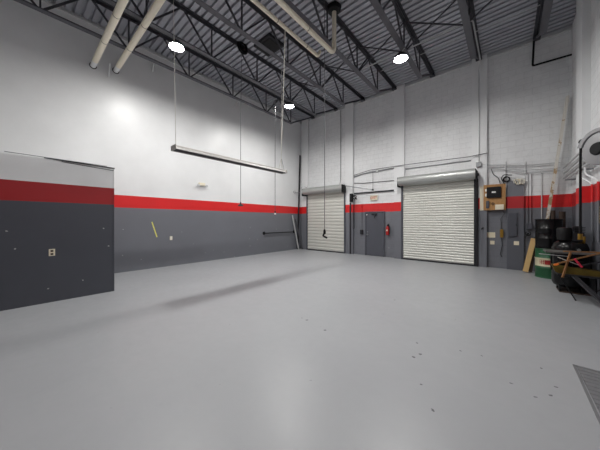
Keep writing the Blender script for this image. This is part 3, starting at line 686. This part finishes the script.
MB().bar((10.13, 7.35, .72), (10.20, 7.355, .75), .05, .03).build('tip', M['orange'], r)
MB().bar((10.78, 7.42, 1.02), (10.86, 7.42, 1.05), .06, .04, (0, 0, 1), .008).build('head', M['pine'], r)
scrap('scrap_stick', (10.38, 7.462, 1.0), (10.26, 7.40, .47), .03, .02, 'stick', 'brown upright stick crossing in front of yellow tray', 'stick')
scrap('scrap_stick', (10.2, 7.47, .88), (10.53, 7.47, .73), .014, .014, 'cable_white', 'thin pale rod crossing behind the brown sticks', 'rod')
scrap('plastic_scrap', (10.42, 7.345, .885), (10.52, 7.345, .72), .05, .035, 'pink', 'short pink-red plastic piece on scrap pile', 'scrap')
scrap('metal_strip', (9.92, 7.5, .925), (10.35, 7.6, .9), .05, .012, 'galv', 'pale flat metal strip sticking out left of steel bench', 'strip')
scrap('scrap_block', (10.2, 7.84, .63), (10.42, 7.84, .63), .16, .18, 'rubber', 'black rubber lump behind the yellow tray', 'scrap')
scrap('scrap_block', (10.46, 7.84, .64), (10.69, 7.84, .64), .16, .2, 'dark', 'dark grey metal lump at wall end of steel bench', 'scrap')
scrap('metal_strip', (10.3, 7.6, 1.0), (10.82, 7.75, 1.005), .06, .02, 'stick', 'brown flat strip lying on upper tier of steel bench', 'strip')
scrap('rag_pile', (10.24, 7.6, .78), (10.6, 7.62, .76), .14, .09, 'rubber', 'black crumpled lump lying over the yellow tray', 'scrap')
scrap('metal_strip', (10.5, 7.5, .72), (10.83, 7.5, .86), .05, .02, 'dark', 'dark strip slanting up at wall end of steel bench', 'strip')
r = thing('leaning_beam', (10.6, 6.8, 0), 'dark steel angle leaning from bench edge down to floor', 'beam')
MB().bar((10.42, 7.42, .52), (10.80, 6.2, .03), .07, .03, (0, 0, 1), .003).build('angle', M['dark'], r)

# ------------------------------------------------------------------ right wall
for k in range(6):
    z = 2.88 + .075*k; x = W-.17-.025*(k % 2)
    tag(MB().tube([(x, FR+.05, z), (x, D-.25, z), (x, D-.19, z)], .022, 8).build('conduit', M['galv'], None, True),
        'pale conduit running along side wall above drums, %s from the bottom of six' % ('first second third fourth fifth sixth'.split()[k]), 'conduit', 'conduits along the side wall')
for y in (8.5, 10.3):
    tag(MB().box(W-.22, W+.001, y-.02, y+.02, 2.82, 2.86).build('strut', M['steel']), 'steel strut under the side wall conduits, ' + {8.5: 'above the compressor', 10.3: 'above the drums'}[y], 'strut', 'struts on the side wall')
for y, l in ((8.45, 'nearer the pilaster'), (7.95, 'nearer the paper notice')):
    tag(MB().tube(rounded([(W-.18, y+.25, 2.84), (W-.18, y+.22, 2.7), (W-.03, y, 2.5), (W-.03, y, 1.2)], .08), .018, 8).build('conduit', M['wall_side'], None, True), 'painted conduit dropping down side wall, ' + l, 'conduit', 'wall conduits')
r = thing('notice', (W-.01, 7.97, 1.63), 'tan paper notice on grey side wall', 'notice')
MB().box(W-.012, W-.002, 7.75, 8.06, 1.6, 1.96).build('mount_sheet', M['notice'], r)
for k in range(5): MB().box(W-.0135, W-.0122, 7.79, 8.02, 1.66+.06*k, 1.675+.06*k).build('printed_line', M['brown'], r)
rx, ry, rz = 10.43, 5.40, 2.68
r = thing('cord_reel', (rx, ry, rz), 'grey cord reel with dark hub on side wall in front of conduits', 'reel')
r.rotation_euler = (0, 0, -PI/3)
MB().lathe([(0, -.09), (.215, -.09), (.23, -.08), (.23, -.06), (.18, -.05), (.18, .05), (.23, .06), (.23, .09), (0, .09)], (rx, ry, rz), 'y', 44).build('drum', M['reel'], r, True)
MB().lathe([(0, -.115), (.08, -.115), (.095, -.088), (0, -.088)], (rx, ry, rz), 'y', 28).build('hub', M['black'], r, True)
prof = [(.24*math.cos(a), .24*math.sin(a)) for a in [PI*.22 + PI*.68*k/12 for k in range(13)]] + [(.305*math.cos(a), .29*math.sin(a)) for a in [PI*.9 - PI*.68*k/12 for k in range(13)]]
MB().prism(prof, lambda u, v: Vector((rx+u, ry-.1, rz+v)), lambda u, v: Vector((rx+u, ry+.1, rz+v))).build('top_cover', M['reel'], r, True)
MB().bar((rx, ry+.06, rz-.12), (rx+.2, ry+.36, rz-.12), .1, .12).build('mount_bracket', M['galv'], r)
MB().lathe([(0, 0), (.03, 0), (.042, .02), (.034, .09), (0, .09)], (rx-.36, ry, rz+.2), 'x', 16).build('cord_guide', M['black'], r, True)
MB().tube(rounded([(rx-.34, ry, rz+.235), (rx-.35, ry, rz+.225), (rx-.36, ry, rz), (rx-.36, ry, 1.45)], .16), .016, 8).build('cord', M['black'], r, True)
MB().tube([(rx-.36, ry, 1.45), (rx-.36, ry, 1.36)], .028, 10).build('plug', M['brass'], r, True)

# floor plate
b = MB(); prof = []; y = 2.3
while y < 4.1:
    prof += [(y, .006), (y+.03, .006), (y+.04, .014), (y+.06, .014), (y+.07, .006)]; y += .08
prof += [(y, .006), (y, .002), (2.3, .002)]
b.prism(prof, lambda u, v: Vector((9.98 + (4.1-u)*.01, u, v)), lambda u, v: Vector((10.72, u, v)))
r = thing('floor_plate', (10.35, 3.2, 0), 'grey ribbed metal plate set on the floor by side wall', 'floor plate')
b.build('plate', M['tread'], r)
MB().box(9.955, 9.975, 2.3, 4.13, .001, .01).build('edge_frame', M['tread'], r)
MB().box(9.955, 10.72, 4.11, 4.13, .001, .01).build('edge_frame', M['tread'], r)

# ------------------------------------------------------------------ world, camera
w = bpy.data.worlds.new('World'); bpy.context.scene.world = w; w.use_nodes = True
w.node_tree.nodes['Background'].inputs[0].default_value = (.05, .05, .055, 1); w.node_tree.nodes['Background'].inputs[1].default_value = .3
cam = bpy.data.cameras.new('Camera'); co = bpy.data.objects.new('Camera', cam); C.objects.link(co)
cam.sensor_width = 36; cam.lens = 240.59/600*36; cam.shift_y = -3.635/600; cam.clip_start = .05; cam.clip_end = 100
co.location = (9.3878, 0, 1.65); co.rotation_euler = (PI/2 - .0014, 0, .7117)
sc = bpy.context.scene; sc.camera = co
sc.view_settings.view_transform = 'Standard'; sc.view_settings.look = 'None'; sc.view_settings.gamma = 1; sc.view_settings.use_curve_mapping = False
sc.view_settings.exposure = 0.0
try:
    sc.cycles.max_bounces = 10; sc.cycles.diffuse_bounces = 7
except Exception: pass
